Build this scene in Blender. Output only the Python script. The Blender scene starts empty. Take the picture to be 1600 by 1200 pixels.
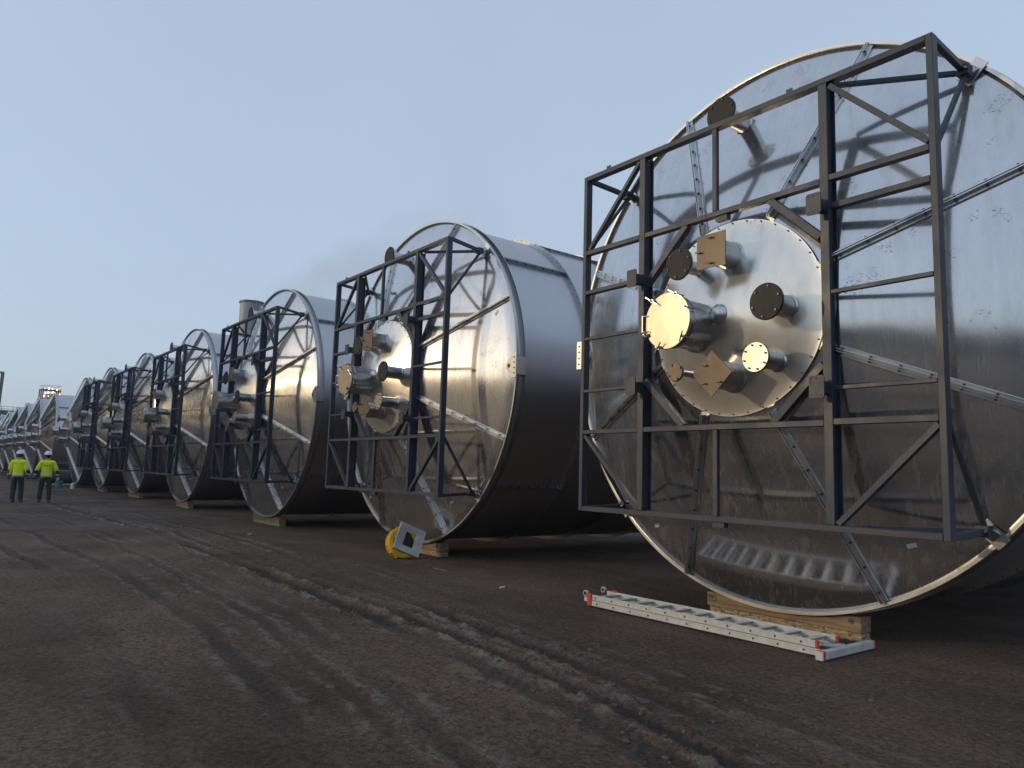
import bpy, bmesh, math, random
import numpy as np
from mathutils import Vector, Matrix
R = math.radians
scene = bpy.context.scene
COL = scene.collection

# ------------------------------------------------------------------ camera
CAMZ = 1.55
cam_d = bpy.data.cameras.new('camera'); cam = bpy.data.objects.new('camera', cam_d); COL.objects.link(cam)
fw = Vector((-0.78737585, 0.60509722, 0.11788397)); rt = Vector((0.61189613, 0.79036672, 0.0300595)); up = Vector((0.07498265, -0.09580087, 0.99257231))
M = Matrix((rt, up, -fw)).transposed().to_4x4(); M.translation = Vector((0, 0, CAMZ))
cam.matrix_world = M
cam_d.sensor_width = 36; cam_d.lens = 26.43; cam_d.clip_start = 0.05; cam_d.clip_end = 5000
scene.camera = cam

# ------------------------------------------------------------------ sky and sun
SUN_AZ = R(211); SUN_EL = R(10.5)
w = bpy.data.worlds.new('World'); scene.world = w; w.use_nodes = True
nt = w.node_tree; nt.nodes.clear()
out = nt.nodes.new('ShaderNodeOutputWorld'); bg = nt.nodes.new('ShaderNodeBackground')
sky = nt.nodes.new('ShaderNodeTexSky'); sky.sky_type = 'NISHITA'; sky.sun_disc = False
sky.sun_elevation = SUN_EL; sky.sun_rotation = SUN_AZ
sky.air_density = 1.0; sky.dust_density = 1.6; sky.ozone_density = 1.5; sky.altitude = 50
# thin high cloud veil softens the blue towards grey
geo = nt.nodes.new('ShaderNodeTexCoord'); nz = nt.nodes.new('ShaderNodeTexNoise'); nz.inputs['Scale'].default_value = 1.6; nz.inputs['Detail'].default_value = 4
mr = nt.nodes.new('ShaderNodeMapRange'); mr.inputs[1].default_value = .3; mr.inputs[2].default_value = .7; mr.inputs[3].default_value = .66; mr.inputs[4].default_value = .74
mix = nt.nodes.new('ShaderNodeMix'); mix.data_type = 'RGBA'; mix.inputs[7].default_value = (3.15, 3.84, 4.85, 1)
nt.links.new(geo.outputs['Generated'], nz.inputs['Vector']); nt.links.new(nz.outputs['Fac'], mr.inputs[0]); nt.links.new(mr.outputs[0], mix.inputs[0])
nt.links.new(sky.outputs[0], mix.inputs[6]); nt.links.new(mix.outputs[2], bg.inputs[0])
bg.inputs[1].default_value = 0.12
nt.links.new(bg.outputs[0], out.inputs[0])
sd = bpy.data.lights.new('sun', 'SUN'); sun = bpy.data.objects.new('sun', sd); COL.objects.link(sun)
sd.energy = 0.75; sd.angle = R(0.8); sd.color = (1.0, 0.74, 0.42)
sdir = Vector((math.sin(SUN_AZ) * math.cos(SUN_EL), math.cos(SUN_AZ) * math.cos(SUN_EL), math.sin(SUN_EL)))
sun.rotation_euler = sdir.to_track_quat('Z', 'Y').to_euler()
vs = scene.view_settings; vs.view_transform = 'Standard'; vs.look = 'None'; vs.gamma = 1; vs.use_curve_mapping = False
vs.exposure = 0.6

rng = random.Random(7)

# ------------------------------------------------------------------ materials
def newmat(name):
    m = bpy.data.materials.new(name); m.use_nodes = True
    return m, m.node_tree, m.node_tree.nodes['Principled BSDF']
def N(t, typ, **k):
    n = t.nodes.new(typ)
    for a, v in k.items():
        if isinstance(a, str) and hasattr(n, a) and a != 'inputs': setattr(n, a, v)
    return n
def noise(t, vec, scale, detail=4, rough=.55, dist=0):
    n = t.nodes.new('ShaderNodeTexNoise'); n.inputs['Scale'].default_value = scale; n.inputs['Detail'].default_value = detail
    n.inputs['Roughness'].default_value = rough; n.inputs['Distortion'].default_value = dist
    if vec is not None: t.links.new(vec, n.inputs['Vector'])
    return n.outputs['Fac']
def ramp(t, fac, lo, hi, a, b):
    n = t.nodes.new('ShaderNodeMapRange'); n.inputs[1].default_value = lo; n.inputs[2].default_value = hi
    n.inputs[3].default_value = a; n.inputs[4].default_value = b; t.links.new(fac, n.inputs[0]); return n.outputs[0]
def mixc(t, fac, a, b):
    n = t.nodes.new('ShaderNodeMix'); n.data_type = 'RGBA'
    if isinstance(fac, float): n.inputs[0].default_value = fac
    else: t.links.new(fac, n.inputs[0])
    for i, c in ((6, a), (7, b)):
        if isinstance(c, tuple): n.inputs[i].default_value = (*c, 1)
        else: t.links.new(c, n.inputs[i])
    return n.outputs[2]
def math2(t, op, a, b):
    n = t.nodes.new('ShaderNodeMath'); n.operation = op
    for i, c in ((0, a), (1, b)):
        if isinstance(c, (int, float)): n.inputs[i].default_value = c
        else: t.links.new(c, n.inputs[i])
    return n.outputs[0]
def coord(t, scale=(1, 1, 1), rot=(0, 0, 0), which='Object', rnd=False):
    c = t.nodes.new('ShaderNodeTexCoord'); m = t.nodes.new('ShaderNodeMapping')
    m.inputs['Scale'].default_value = scale; m.inputs['Rotation'].default_value = rot
    t.links.new(c.outputs[which], m.inputs['Vector'])
    if rnd:
        oi = t.nodes.new('ShaderNodeObjectInfo'); s = math2(t, 'MULTIPLY', oi.outputs['Random'], 40)
        cmb = t.nodes.new('ShaderNodeCombineXYZ'); t.links.new(s, cmb.inputs[0]); t.links.new(s, cmb.inputs[2])
        t.links.new(cmb.outputs[0], m.inputs['Location'])
    return m.outputs[0]
def bump(t, h, strength, dist, bs, prev=None):
    b = t.nodes.new('ShaderNodeBump'); b.inputs['Strength'].default_value = strength; b.inputs['Distance'].default_value = dist
    t.links.new(h, b.inputs['Height'])
    if prev is not None: t.links.new(prev, b.inputs['Normal'])
    if bs is not None: t.links.new(b.outputs[0], bs.inputs['Normal'])
    return b.outputs[0]

def metal(name, col, r0, r1, wave=.25, wavescale=1.2, dust=.25, aniso=0.0, marks=0.0, streaks=.5, base=0.0, broad=0.0, r2=.38):
    m, t, b = newmat(name)
    v = coord(t, rnd=True); vs_ = coord(t, (1.0, 1.0, .18), (0, R(28), 0), rnd=True)
    b.inputs['Metallic'].default_value = 1
    streak = noise(t, vs_, 9, 6, .65); cloud = noise(t, v, 1.3, 5, .6); fine = noise(t, v, 26, 5, .7)
    t.links.new(ramp(t, cloud, .3, .7, r0, r1), b.inputs['Roughness'])
    c = mixc(t, ramp(t, streak, .35, .7, 0., streaks), tuple(x for x in col), tuple(x * .78 for x in col))
    d = math2(t, 'MULTIPLY', ramp(t, streak, .53, .72, 0, 1), ramp(t, cloud, .4, .65, .1, 1))
    d = math2(t, 'MULTIPLY', d, dust)
    d = math2(t, 'ADD', d, math2(t, 'MULTIPLY', ramp(t, fine, .45, .8, 0, 1), dust * .07))
    c = mixc(t, d, c, (.46, .39, .29))
    runs = noise(t, coord(t, (7, 7, .45), rnd=True), 3, 4, .6); d = math2(t, 'ADD', d, math2(t, 'MULTIPLY', ramp(t, runs, .56, .72, 0, 1), dust * .25))
    if base: d = math2(t, 'ADD', d, base); c = mixc(t, base, c, (.46, .39, .29))
    if marks:
        vm = coord(t, (1, 1, 1), (0, R(-35), 0), rnd=True)
        sm = noise(t, vm, 2.6, 2, .5); tiny = noise(t, coord(t, (1, 1, 2.4), (0, R(40), 0), rnd=True), 46, 3, .6)
        k = math2(t, 'MULTIPLY', ramp(t, sm, .62, .66, 0, 1), ramp(t, tiny, .58, .61, 0, marks))
        c = mixc(t, k, c, (.03, .03, .035)); d = math2(t, 'MAXIMUM', d, k)
    t.links.new(c, b.inputs['Base Color'])
    t.links.new(math2(t, 'SUBTRACT', 1.0, d), b.inputs['Metallic'])
    n1 = bump(t, noise(t, v, wavescale, 2, .45), wave, .03, None)
    bump(t, streak, .04, .004, b, n1)
    if broad:      # hazy second lobe of the brushed surface
        b2 = t.nodes.new('ShaderNodeBsdfPrincipled'); b2.inputs['Roughness'].default_value = r2
        for k in ('Base Color', 'Metallic', 'Normal'):
            t.links.new(b.inputs[k].links[0].from_socket, b2.inputs[k])
        ms = t.nodes.new('ShaderNodeMixShader'); ms.inputs[0].default_value = broad; o_ = t.nodes['Material Output']
        t.links.new(b.outputs[0], ms.inputs[1]); t.links.new(b2.outputs[0], ms.inputs[2]); t.links.new(ms.outputs[0], o_.inputs['Surface'])
    return m
def paint(name, col, rough=.5, var=.25, scale=6, bmp=.1, spec=.5, metallic=0):
    m, t, b = newmat(name); v = coord(t, rnd=True)
    f = noise(t, v, scale, 6, .6)
    t.links.new(mixc(t, ramp(t, f, .3, .7, 0., 1.), tuple(x * (1 - var) for x in col), tuple(min(1, x * (1 + var)) for x in col)), b.inputs['Base Color'])
    t.links.new(ramp(t, f, .3, .7, rough * .8, min(1, rough * 1.2)), b.inputs['Roughness'])
    b.inputs['Specular IOR Level'].default_value = spec; b.inputs['Metallic'].default_value = metallic
    bump(t, noise(t, v, scale * 6, 4), bmp, .003, b)
    return m
MF = metal('brushed_end_metal', (.68, .68, .69), .09, .14, wave=.26, wavescale=.8, dust=.28, marks=.8, base=.02, broad=.22, r2=.33)
MD = metal('dull_disc_metal', (.76, .75, .71), .18, .28, wave=.20, wavescale=2, dust=.30, marks=.8, base=.05, broad=.4, r2=.34)
MS = metal('shell_metal', (.52, .51, .53), .36, .42, wave=.05, wavescale=.5, dust=.05, streaks=.12)
MB_ = metal('bright_trim_metal', (.50, .51, .52), .26, .36, wave=.1, dust=.06)
MSEAM = metal('seam_metal', (.72, .73, .73), .26, .40, wave=.05, dust=.45)
MP = metal('pipe_metal', (.58, .58, .58), .22, .36, wave=.1, dust=.12)
MC = metal('cover_metal', (.15, .125, .10), .50, .62, wave=.1, dust=.35)
MCD = metal('dark_cover_metal', (.045, .045, .045), .55, .65, wave=.1, dust=.04)
MCB = metal('bright_cover_metal', (.44, .39, .31), .34, .46, wave=.12, dust=.12)
MALU = paint('ladder_aluminium', (.50, .51, .50), .5, .15, 9, .1, metallic=.15)
MFR = paint('frame_paint', (.023, .034, .056), .48, .22, 3, .08, .5)
MBK = paint('black_rubber', (.015, .015, .016), .6)
MBOLT = paint('bolt_steel', (.06, .06, .06), .4, metallic=.6)
MRED = paint('red_plastic', (.55, .05, .03), .4)
MYEL = paint('yellow_plastic', (.75, .42, .01), .4, .15, 5)
MWH = paint('white_sticker', (.75, .75, .73), .5, .06)
MHV = paint('hivis_fabric', (.80, .90, .02), .75, .07, 9, .3)
MREF = paint('reflective_tape', (.62, .66, .60), .35, .05)
MBLK = paint('black_fabric', (.014, .015, .018), .85, .3, 9, .3)
MTR1 = paint('navy_fabric', (.020, .030, .045), .85, .3, 9, .3)
MTR2 = paint('charcoal_fabric', (.030, .030, .032), .85, .3, 9, .3)
MSK = paint('skin', (.45, .26, .18), .55, .08)
MHEL = paint('helmet_plastic', (.78, .80, .80), .3, .03)
MBOOT = paint('boot_leather', (.10, .085, .07), .7)
MHAIR = paint('hair', (.03, .02, .015), .7)
MGLV = paint('glove_fabric', (.55, .55, .52), .8)
MCON = paint('concrete_panel', (.17, .165, .16), .85, .12, .4, .1)
MDKST = paint('dark_steel', (.07, .08, .09), .5)
MSILO = paint('silo_cladding', (.27, .30, .32), .55, .06, 1)
MJUNK = paint('black_pipe', (.018, .018, .02), .55)
MBLUE = paint('blue_plastic', (.07, .20, .28), .5)
MBARK = paint('bark', (.04, .035, .03), .9)
MLEAF = paint('dark_needles', (.02, .028, .016), .9, .4, .3)
def wood():
    m, t, b = newmat('beam_wood'); v = coord(t, (1, 6, 9), rnd=True); v2 = coord(t, (1.2, 3, 3), rnd=True)
    g = noise(t, v, 2.4, 6, .65, .6); kn = noise(t, v2, 3, 3, .5)
    c = mixc(t, ramp(t, g, .35, .65, 0., 1.), (.15, .092, .055), (.34, .235, .15))
    c = mixc(t, ramp(t, kn, .66, .76, 0., .75), c, (.06, .035, .02))
    t.links.new(c, b.inputs['Base Color']); b.inputs['Roughness'].default_value = .8
    bump(t, g, .35, .006, b); return m
MWOOD = wood()
def osb():
    m, t, b = newmat('strand_board'); v = coord(t, (1, 1, 3))
    vo = t.nodes.new('ShaderNodeTexVoronoi'); vo.inputs['Scale'].default_value = 26; t.links.new(v, vo.inputs['Vector'])
    sp = t.nodes.new('ShaderNodeSeparateColor'); t.links.new(vo.outputs['Color'], sp.inputs[0])
    t.links.new(mixc(t, sp.outputs[0], (.16, .10, .05), (.5, .38, .22)), b.inputs['Base Color'])
    b.inputs['Roughness'].default_value = .85; bump(t, vo.outputs['Distance'], .8, .01, b); return m
MOSB = osb()
def ground_mat():
    m, t, b = newmat('dark_yard_soil'); v = coord(t); vx = coord(t, (.35, 1, 1), (0, 0, R(-4)))
    big = noise(t, v, .5, 5, .6); mid = noise(t, vx, 2.2, 7, .62, .6); fine = noise(t, v, 22, 8, .7); grit = noise(t, v, 90, 4, .7)
    at = t.nodes.new('ShaderNodeVertexColor'); at.layer_name = 'wear'
    sp = t.nodes.new('ShaderNodeSeparateColor'); t.links.new(at.outputs['Color'], sp.inputs[0])
    c = mixc(t, ramp(t, big, .35, .65, 0., 1.), (.098, .062, .043), (.178, .112, .074))
    c = mixc(t, ramp(t, mid, .45, .7, 0., .75), c, (.16, .120, .093))
    c = mixc(t, ramp(t, fine, .38, .58, .75, 0.), c, (.022, .017, .015))
    # pale dried clay carried up along the wheel ridges (blue channel of wear), darker rut bottoms (red)
    flake = noise(t, coord(t, (.6, 1, 1), (0, 0, R(-6))), 6.5, 8, .68, .4)
    k = math2(t, 'MULTIPLY', sp.outputs[2], ramp(t, flake, .50, .55, 0, 1))
    c = mixc(t, k, c, (.185, .160, .142))
    c = mixc(t, math2(t, 'MULTIPLY', sp.outputs[0], .65), c, (.026, .021, .019))
    vo = t.nodes.new('ShaderNodeTexVoronoi'); vo.inputs['Scale'].default_value = 24; t.links.new(v, vo.inputs['Vector'])
    s2 = t.nodes.new('ShaderNodeSeparateColor'); t.links.new(vo.outputs['Color'], s2.inputs[0])
    peb = math2(t, 'MULTIPLY', math2(t, 'LESS_THAN', vo.outputs['Distance'], .17), math2(t, 'GREATER_THAN', s2.outputs[0], .72))
    peb = math2(t, 'MULTIPLY', peb, ramp(t, big, .35, .6, .2, .9))
    c = mixc(t, peb, c, mixc(t, s2.outputs[1], (.05, .04, .035), (.16, .15, .14)))
    speck = noise(t, v, 55, 5, .75); lum = math2(t, 'MULTIPLY', ramp(t, speck, .36, .64, .55, 1.4), ramp(t, noise(t, vx, .9, 4, .6), .35, .65, .78, 1.18))
    vm = t.nodes.new('ShaderNodeVectorMath'); vm.operation = 'SCALE'; t.links.new(c, vm.inputs[0]); t.links.new(lum, vm.inputs['Scale']); c = vm.outputs[0]
    t.links.new(c, b.inputs['Base Color'])
    t.links.new(ramp(t, big, .3, .7, .97, .68), b.inputs['Roughness']); b.inputs['Specular IOR Level'].default_value = .3
    n1 = bump(t, mid, .5, .05, None); n2 = bump(t, fine, 1.0, .035, None, n1); n3 = bump(t, peb, .5, .012, None, n2); bump(t, grit, .9, .010, b, n3)
    return m
MG = ground_mat()
MSTONE = paint('loose_stone', (.085, .070, .060), .9, .5, 4, .4)
def lamp_mat():
    m, t, b = newmat('lit_lamp'); b.inputs['Emission Color'].default_value = (1, .36, .08, 1); b.inputs['Emission Strength'].default_value = 7
    return m
MLAMP = lamp_mat()

# ------------------------------------------------------------------ mesh helpers
def build(name, bm, mats, parent=None, smooth=False, loc=None, ang=35):
    me = bpy.data.meshes.new(name); bmesh.ops.recalc_face_normals(bm, faces=bm.faces); bm.to_mesh(me); bm.free()
    for m in (mats if isinstance(mats, (list, tuple)) else [mats]): me.materials.append(m)
    if smooth:
        me.polygons.foreach_set('use_smooth', [True] * len(me.polygons))
        try: me.set_sharp_from_angle(angle=R(ang))
        except Exception: pass
    o = bpy.data.objects.new(name, me); COL.objects.link(o)
    if parent is not None: o.parent = parent
    if loc is not None: o.location = loc
    return o
def empty(name, loc, rz=0):
    o = bpy.data.objects.new(name, None); COL.objects.link(o); o.location = loc; o.rotation_euler = (0, 0, rz); o.empty_display_size = .3
    return o
def tag(o, label=None, cat=None, group=None, kind=None):
    if label: o['label'] = label
    if cat: o['category'] = cat
    if group: o['group'] = group
    if kind: o['kind'] = kind
    return o
def box(bm, x0, x1, y0, y1, z0, z1, mi=0, bev=0):
    vs_ = [bm.verts.new(p) for p in ((x0, y0, z0), (x1, y0, z0), (x1, y1, z0), (x0, y1, z0), (x0, y0, z1), (x1, y0, z1), (x1, y1, z1), (x0, y1, z1))]
    fs = [bm.faces.new([vs_[i] for i in q]) for q in ((0, 3, 2, 1), (4, 5, 6, 7), (0, 1, 5, 4), (1, 2, 6, 5), (2, 3, 7, 6), (3, 0, 4, 7))]
    for f in fs: f.material_index = mi
    if bev:
        es = list({e for f in fs for e in f.edges}); r = bmesh.ops.bevel(bm, geom=es, offset=bev, segments=1, affect='EDGES')
        for f in r['faces']: f.material_index = mi
def bar(bm, a, b, w_, h_, upv=(0, 0, 1), mi=0, bev=0):
    """box from a to b; w_ across, h_ along upv"""
    a = Vector(a); b = Vector(b); d = (b - a).normalized(); u = Vector(upv); s = d.cross(u)
    if s.length < 1e-4: s = d.cross(Vector((1, 0, 0)))
    s.normalize(); u = s.cross(d).normalized()
    vs_ = []
    for p in (a, b):
        for i, j in ((-1, -1), (1, -1), (1, 1), (-1, 1)): vs_.append(bm.verts.new(p + s * (i * w_ / 2) + u * (j * h_ / 2)))
    fs = [bm.faces.new([vs_[i] for i in q]) for q in ((0, 1, 2, 3), (7, 6, 5, 4), (0, 4, 5, 1), (1, 5, 6, 2), (2, 6, 7, 3), (3, 7, 4, 0))]
    for f in fs: f.material_index = mi
    if bev:
        es = list({e for f in fs for e in f.edges}); r = bmesh.ops.bevel(bm, geom=es, offset=bev, segments=1, affect='EDGES')
        for f in r['faces']: f.material_index = mi
def tube(bm, a, b, r0, r1=None, n=16, caps=True, mi=0):
    a = Vector(a); b = Vector(b); r1 = r0 if r1 is None else r1; d = (b - a).normalized()
    s = d.cross(Vector((0, 0, 1)))
    if s.length < 1e-3: s = Vector((1, 0, 0))
    s.normalize(); u = s.cross(d)
    A = [bm.verts.new(a + (s * math.cos(t) + u * math.sin(t)) * r0) for t in [2 * math.pi * k / n for k in range(n)]]
    B = [bm.verts.new(b + (s * math.cos(t) + u * math.sin(t)) * r1) for t in [2 * math.pi * k / n for k in range(n)]]
    for k in range(n):
        f = bm.faces.new((A[k], A[(k + 1) % n], B[(k + 1) % n], B[k])); f.material_index = mi
    if caps:
        f = bm.faces.new(A); f.material_index = mi; f = bm.faces.new(B[::-1]); f.material_index = mi
def lathe_y(bm, prof, cx, cz, n=96, closed=False, mi=0, a0=0, a1=None):
    """revolve (r, y) profile about an axis along Y through (cx, cz)"""
    rings = []
    for r, y in prof:
        if r < 1e-6: rings.append([bm.verts.new((cx, y, cz))])
        else: rings.append([bm.verts.new((cx + r * math.cos(2 * math.pi * k / n), y, cz + r * math.sin(2 * math.pi * k / n))) for k in range(n)])
    prs = list(zip(rings[:-1], rings[1:])) + ([(rings[-1], rings[0])] if closed else [])
    for A, B in prs:
        for k in range(n):
            k2 = (k + 1) % n
            if len(A) == 1 and len(B) == 1: continue
            if len(A) == 1: f = bm.faces.new((A[0], B[k], B[k2]))
            elif len(B) == 1: f = bm.faces.new((A[k], A[k2], B[0]))
            else: f = bm.faces.new((A[k], A[k2], B[k2], B[k]))
            f.material_index = mi
def poly_plate(bm, pts, y0, y1, mi=0):
    A = [bm.verts.new((x, y0, z)) for x, z in pts]; B = [bm.verts.new((x, y1, z)) for x, z in pts]; n = len(pts)
    fs = [bm.faces.new(A), bm.faces.new(B[::-1])] + [bm.faces.new((A[k], B[k], B[(k + 1) % n], A[(k + 1) % n])) for k in range(n)]
    for f in fs: f.material_index = mi
def copy_tree(o, parent=None):
    c = o.copy(); COL.objects.link(c)
    if parent is not None: c.parent = parent
    for ch in list(o.children): copy_tree(ch, c)
    return c

# ------------------------------------------------------------------ ground (one sheet, fine near the camera)
def vnoise(x, y, seed=0):
    xi = np.floor(x).astype(np.int64); yi = np.floor(y).astype(np.int64); fx = x - xi; fy = y - yi
    def h(a, b):
        n = (a * 374761393 + b * 668265263 + seed * 69069 + 12345) & 0x7fffffff
        n = ((n ^ (n >> 13)) * 1274126177) & 0x7fffffff
        return ((n ^ (n >> 16)) & 0xffff) / 65535.0
    sx = fx * fx * (3 - 2 * fx); sy = fy * fy * (3 - 2 * fy)
    return (h(xi, yi) * (1 - sx) + h(xi + 1, yi) * sx) * (1 - sy) + (h(xi, yi + 1) * (1 - sx) + h(xi + 1, yi + 1) * sx) * sy - .5
def fbm(x, y, o=4, seed=0):
    s = 0; a = 1
    for k in range(o): s = s + a * vnoise(x * 2 ** k, y * 2 ** k, seed + k); a *= .5
    return s
# wheel ruts: list of (points x->y centre line, half width, depth)
def rut_set():
    base = [([(-60, 1.9), (-30, 3.6), (-18.6, 4.25), (-8.9, 3.95), (-6.0, 3.85), (-3.9, 3.62), (-2.0, 3.2), (6, 2)], .13, .060, 1.0),
        ([(-60, 2.1), (-30, 3.8), (-18.6, 4.55), (-8.9, 4.27), (-6.0, 4.15), (-3.9, 3.9), (-2.0, 3.5), (6, 2.4)], .09, .040, .9),
        ([(-60, 3.6), (-30, 5.2), (-15, 5.35), (-10.6, 4.85), (-6.5, 4.62), (-4, 4.35), (-2, 4.0), (6, 3)], .10, .050, .9),
        ([(-60, 1.0), (-30, 2.4), (-16, 3.3), (-9, 3.2), (-6.6, 3.05), (-4.6, 2.75), (-3, 2.35), (6, 1)], .08, .022, .55),
        ([(-60, .8), (-30, 2.2), (-16, 3.0), (-9, 2.85), (-6.6, 2.72), (-4.6, 2.45), (-3, 2.05), (6, .7)], .06, .016, .5),
        ([(-60, .2), (-30, 1.2), (-12, 2.3), (-7.0, 2.24), (-4.8, 1.98), (-3, 1.6), (6, .2)], .085, .018, .75),
        ([(-60, -.8), (-30, .2), (-12, 1.5), (-6.5, 1.37), (-4.6, 1.2), (-3, .9), (6, -1)], .085, .018, .75),
        ([(-60, 4.5), (-20, 5.9), (-11.3, 5.75), (-7, 5.2), (-4, 4.75), (-1, 4.3), (6, 3.5)], .08, .024, .6)]
    return base
RUTS = rut_set()
def height(x, y):
    h = .02 * fbm(x * .22, y * .22, 3, 3) + .007 * fbm(x * .9, y * 1.4, 4, 11)
    patch = np.clip(.6 + 1.4 * fbm(x * .5, y * .7, 2, 31), .12, 1)
    f1 = fbm(x * 5, y * 8, 5, 23); h = h + patch * (.010 * f1 + .016 * np.abs(fbm(x * 11, y * 13, 3, 29)) + .007 * fbm(x * 24, y * 26, 2, 37))
    red = np.zeros_like(x); blue = np.zeros_like(x)
    wob = .10 * fbm(x * .6, y * 0 + 3, 2, 40)
    for i, (pts, hw, dep, st) in enumerate(RUTS):
        px = np.array([p[0] for p in pts]); py = np.array([p[1] for p in pts])
        c = np.interp(x, px, py) + wob + .03 * fbm(x * 4, y * 0 + i, 2, 50 + i)
        d = np.abs(y - c); on = np.clip(.55 + 1.6 * fbm(x * .35, y * 0 + 7 * i, 3, 60 + i), .15, 1) * st
        tread = .5 + .5 * np.sin(x * 52 + (y - c) * 40 + 4 * fbm(x * 2, y * 2, 2, 5))
        rough = 1 + 2.2 * fbm(x * 7, y * 7, 4, 70 + i)
        dep = dep * .8; h = h - dep * on * np.exp(-(d / hw) ** 4) * (.7 + .3 * tread + .5 * fbm(x * 8, y * 8, 3, 80 + i))
        ridge = np.exp(-((d - hw * 1.55) / (hw * .42)) ** 2)
        h = h + dep * .75 * on * ridge * np.clip(rough * .8, .0, 1.7) * (.6 + .8 * np.abs(fbm(x * 16, y * 16, 2, 200 + i)) * 2)
        red = np.maximum(red, on * np.exp(-(d / hw) ** 4)); 
        blue = np.maximum(blue, np.clip(on / st * 1.15, 0, 1) * np.exp(-((d - hw * 1.75) / (hw * .6)) ** 2))
    # keep it level where things stand
    near = np.clip((y - 5.4) / 1.2, 0, 1)
    h = h * (1 - near) + near * (.014 * fbm(x * 1.4, y * 1.4, 4, 90) - .008)
    h = h * np.clip((60 - np.hypot(x, y)) / 45, .0, 1)
    g = np.maximum(0, 1 - np.abs(y - 4) / 8)
    return h, red * 1., blue * g
def axis(lo, hi, f0, f1, st, k):
    """coordinates from lo to hi: step st inside f0..f1, growing with the distance outside"""
    a = list(np.arange(f0, f1, st))
    while a[-1] < hi: a.append(a[-1] + st + k * (a[-1] - f1))
    pre = []; x = f0
    while x > lo: x -= st + (k * .22 if x > -45 else k) * (f0 - x); pre.append(x)
    return np.array(pre[::-1] + a)
gx = axis(-900, 900, -6.0, 0.2, .020, .035); gy = axis(-900, 900, .3, 7.0, .020, .05)
X, Y = np.meshgrid(gx, gy, indexing='ij'); H, RD, BL = height(X, Y)
nx, ny = X.shape
me = bpy.data.meshes.new('ground'); verts = np.stack([X, Y, H], -1).reshape(-1, 3)
ii = np.arange(nx * ny).reshape(nx, ny); quads = np.stack([ii[:-1, :-1], ii[1:, :-1], ii[1:, 1:], ii[:-1, 1:]], -1).reshape(-1, 4)
me.vertices.add(len(verts)); me.vertices.foreach_set('co', verts.ravel())
me.loops.add(quads.size); me.loops.foreach_set('vertex_index', quads.ravel().astype(np.int32))
me.polygons.add(len(quads)); me.polygons.foreach_set('loop_start', np.arange(0, quads.size, 4, dtype=np.int32))
me.update(calc_edges=True)
me.polygons.foreach_set('use_smooth', [True] * len(quads))
ca = me.color_attributes.new('wear', 'FLOAT_COLOR', 'POINT')
ca.data.foreach_set('color', np.stack([RD, RD * 0, BL, RD * 0 + 1], -1).reshape(-1).astype(np.float32))
me.materials.append(MG); go = bpy.data.objects.new('ground', me); COL.objects.link(go); tag(go, kind='structure')
def gz(x, y): return float(height(np.array([float(x)]), np.array([float(y)]))[0][0])

# loose stones
def stones():
    r = np.random.RandomState(4); vs_ = []; fs = []
    t = bmesh.new(); bmesh.ops.create_icosphere(t, subdivisions=1, radius=1); base = np.array([v.co[:] for v in t.verts]); tf = np.array([[v.index for v in f.verts] for f in t.faces]); t.free()
    P = []
    for _ in range(5200):
        x = -1 - 40 * r.rand() ** 1.9; y = .5 + 7.2 * r.rand()
        if y < 5 and r.rand() < .55: continue
        P.append((x, y, .004 + .012 * r.rand() ** 3 + (.014 if r.rand() < .03 else 0)))
    for _ in range(500):   # clods beside the two deepest ruts
        i = r.randint(0, 3); x = -1.5 - 14 * r.rand(); c = np.interp(x, [p[0] for p in RUTS[i][0]], [p[1] for p in RUTS[i][0]])
        P.append((x, c + (.3 if r.rand() < .5 else -.3) + .1 * r.randn(), .008 + .02 * r.rand() ** 2))
    P = np.array(P); hz = height(P[:, 0], P[:, 1])[0]; n = 0
    for (x, y, s), z in zip(P, hz):
        b = base * (s * (.6 + .8 * r.rand(3))) * (.8 + .4 * r.rand(len(base), 1)); a = r.rand() * 6.28
        b = np.stack([b[:, 0] * np.cos(a) - b[:, 1] * np.sin(a), b[:, 0] * np.sin(a) + b[:, 1] * np.cos(a), b[:, 2] * .7], -1)
        vs_.append(b + [x, y, z + s * .12]); fs.append(tf + n); n += len(base)
    m = bpy.data.meshes.new('gravel'); m.from_pydata(np.concatenate(vs_).tolist(), [], np.concatenate(fs).tolist()); m.materials.append(MSTONE)
    o = bpy.data.objects.new('gravel', m); COL.objects.link(o)
    tag(o, 'small loose stones and soil clods scattered over the dark muddy yard', 'gravel', kind='stuff')
stones()

# ------------------------------------------------------------------ the tank
CZ = 3.2747      # height of the tank axis
RO = 3.12; RF = 3.094; RS = 3.05; YD = -.70; RD_ = 1.06
CU, CV = 2.299, 2.1685       # frame origin offset: x = u-CU, z = v-CV+CZ
def coney(r):
    return YD * (RF - r) / (RF - 1.03) if r > 1.03 else YD - .28 * (1 - r / 1.03)
def P2(u, v): return u - CU, v - CV + CZ
LENGTH = 8.0; COURSE = 1.62

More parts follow.
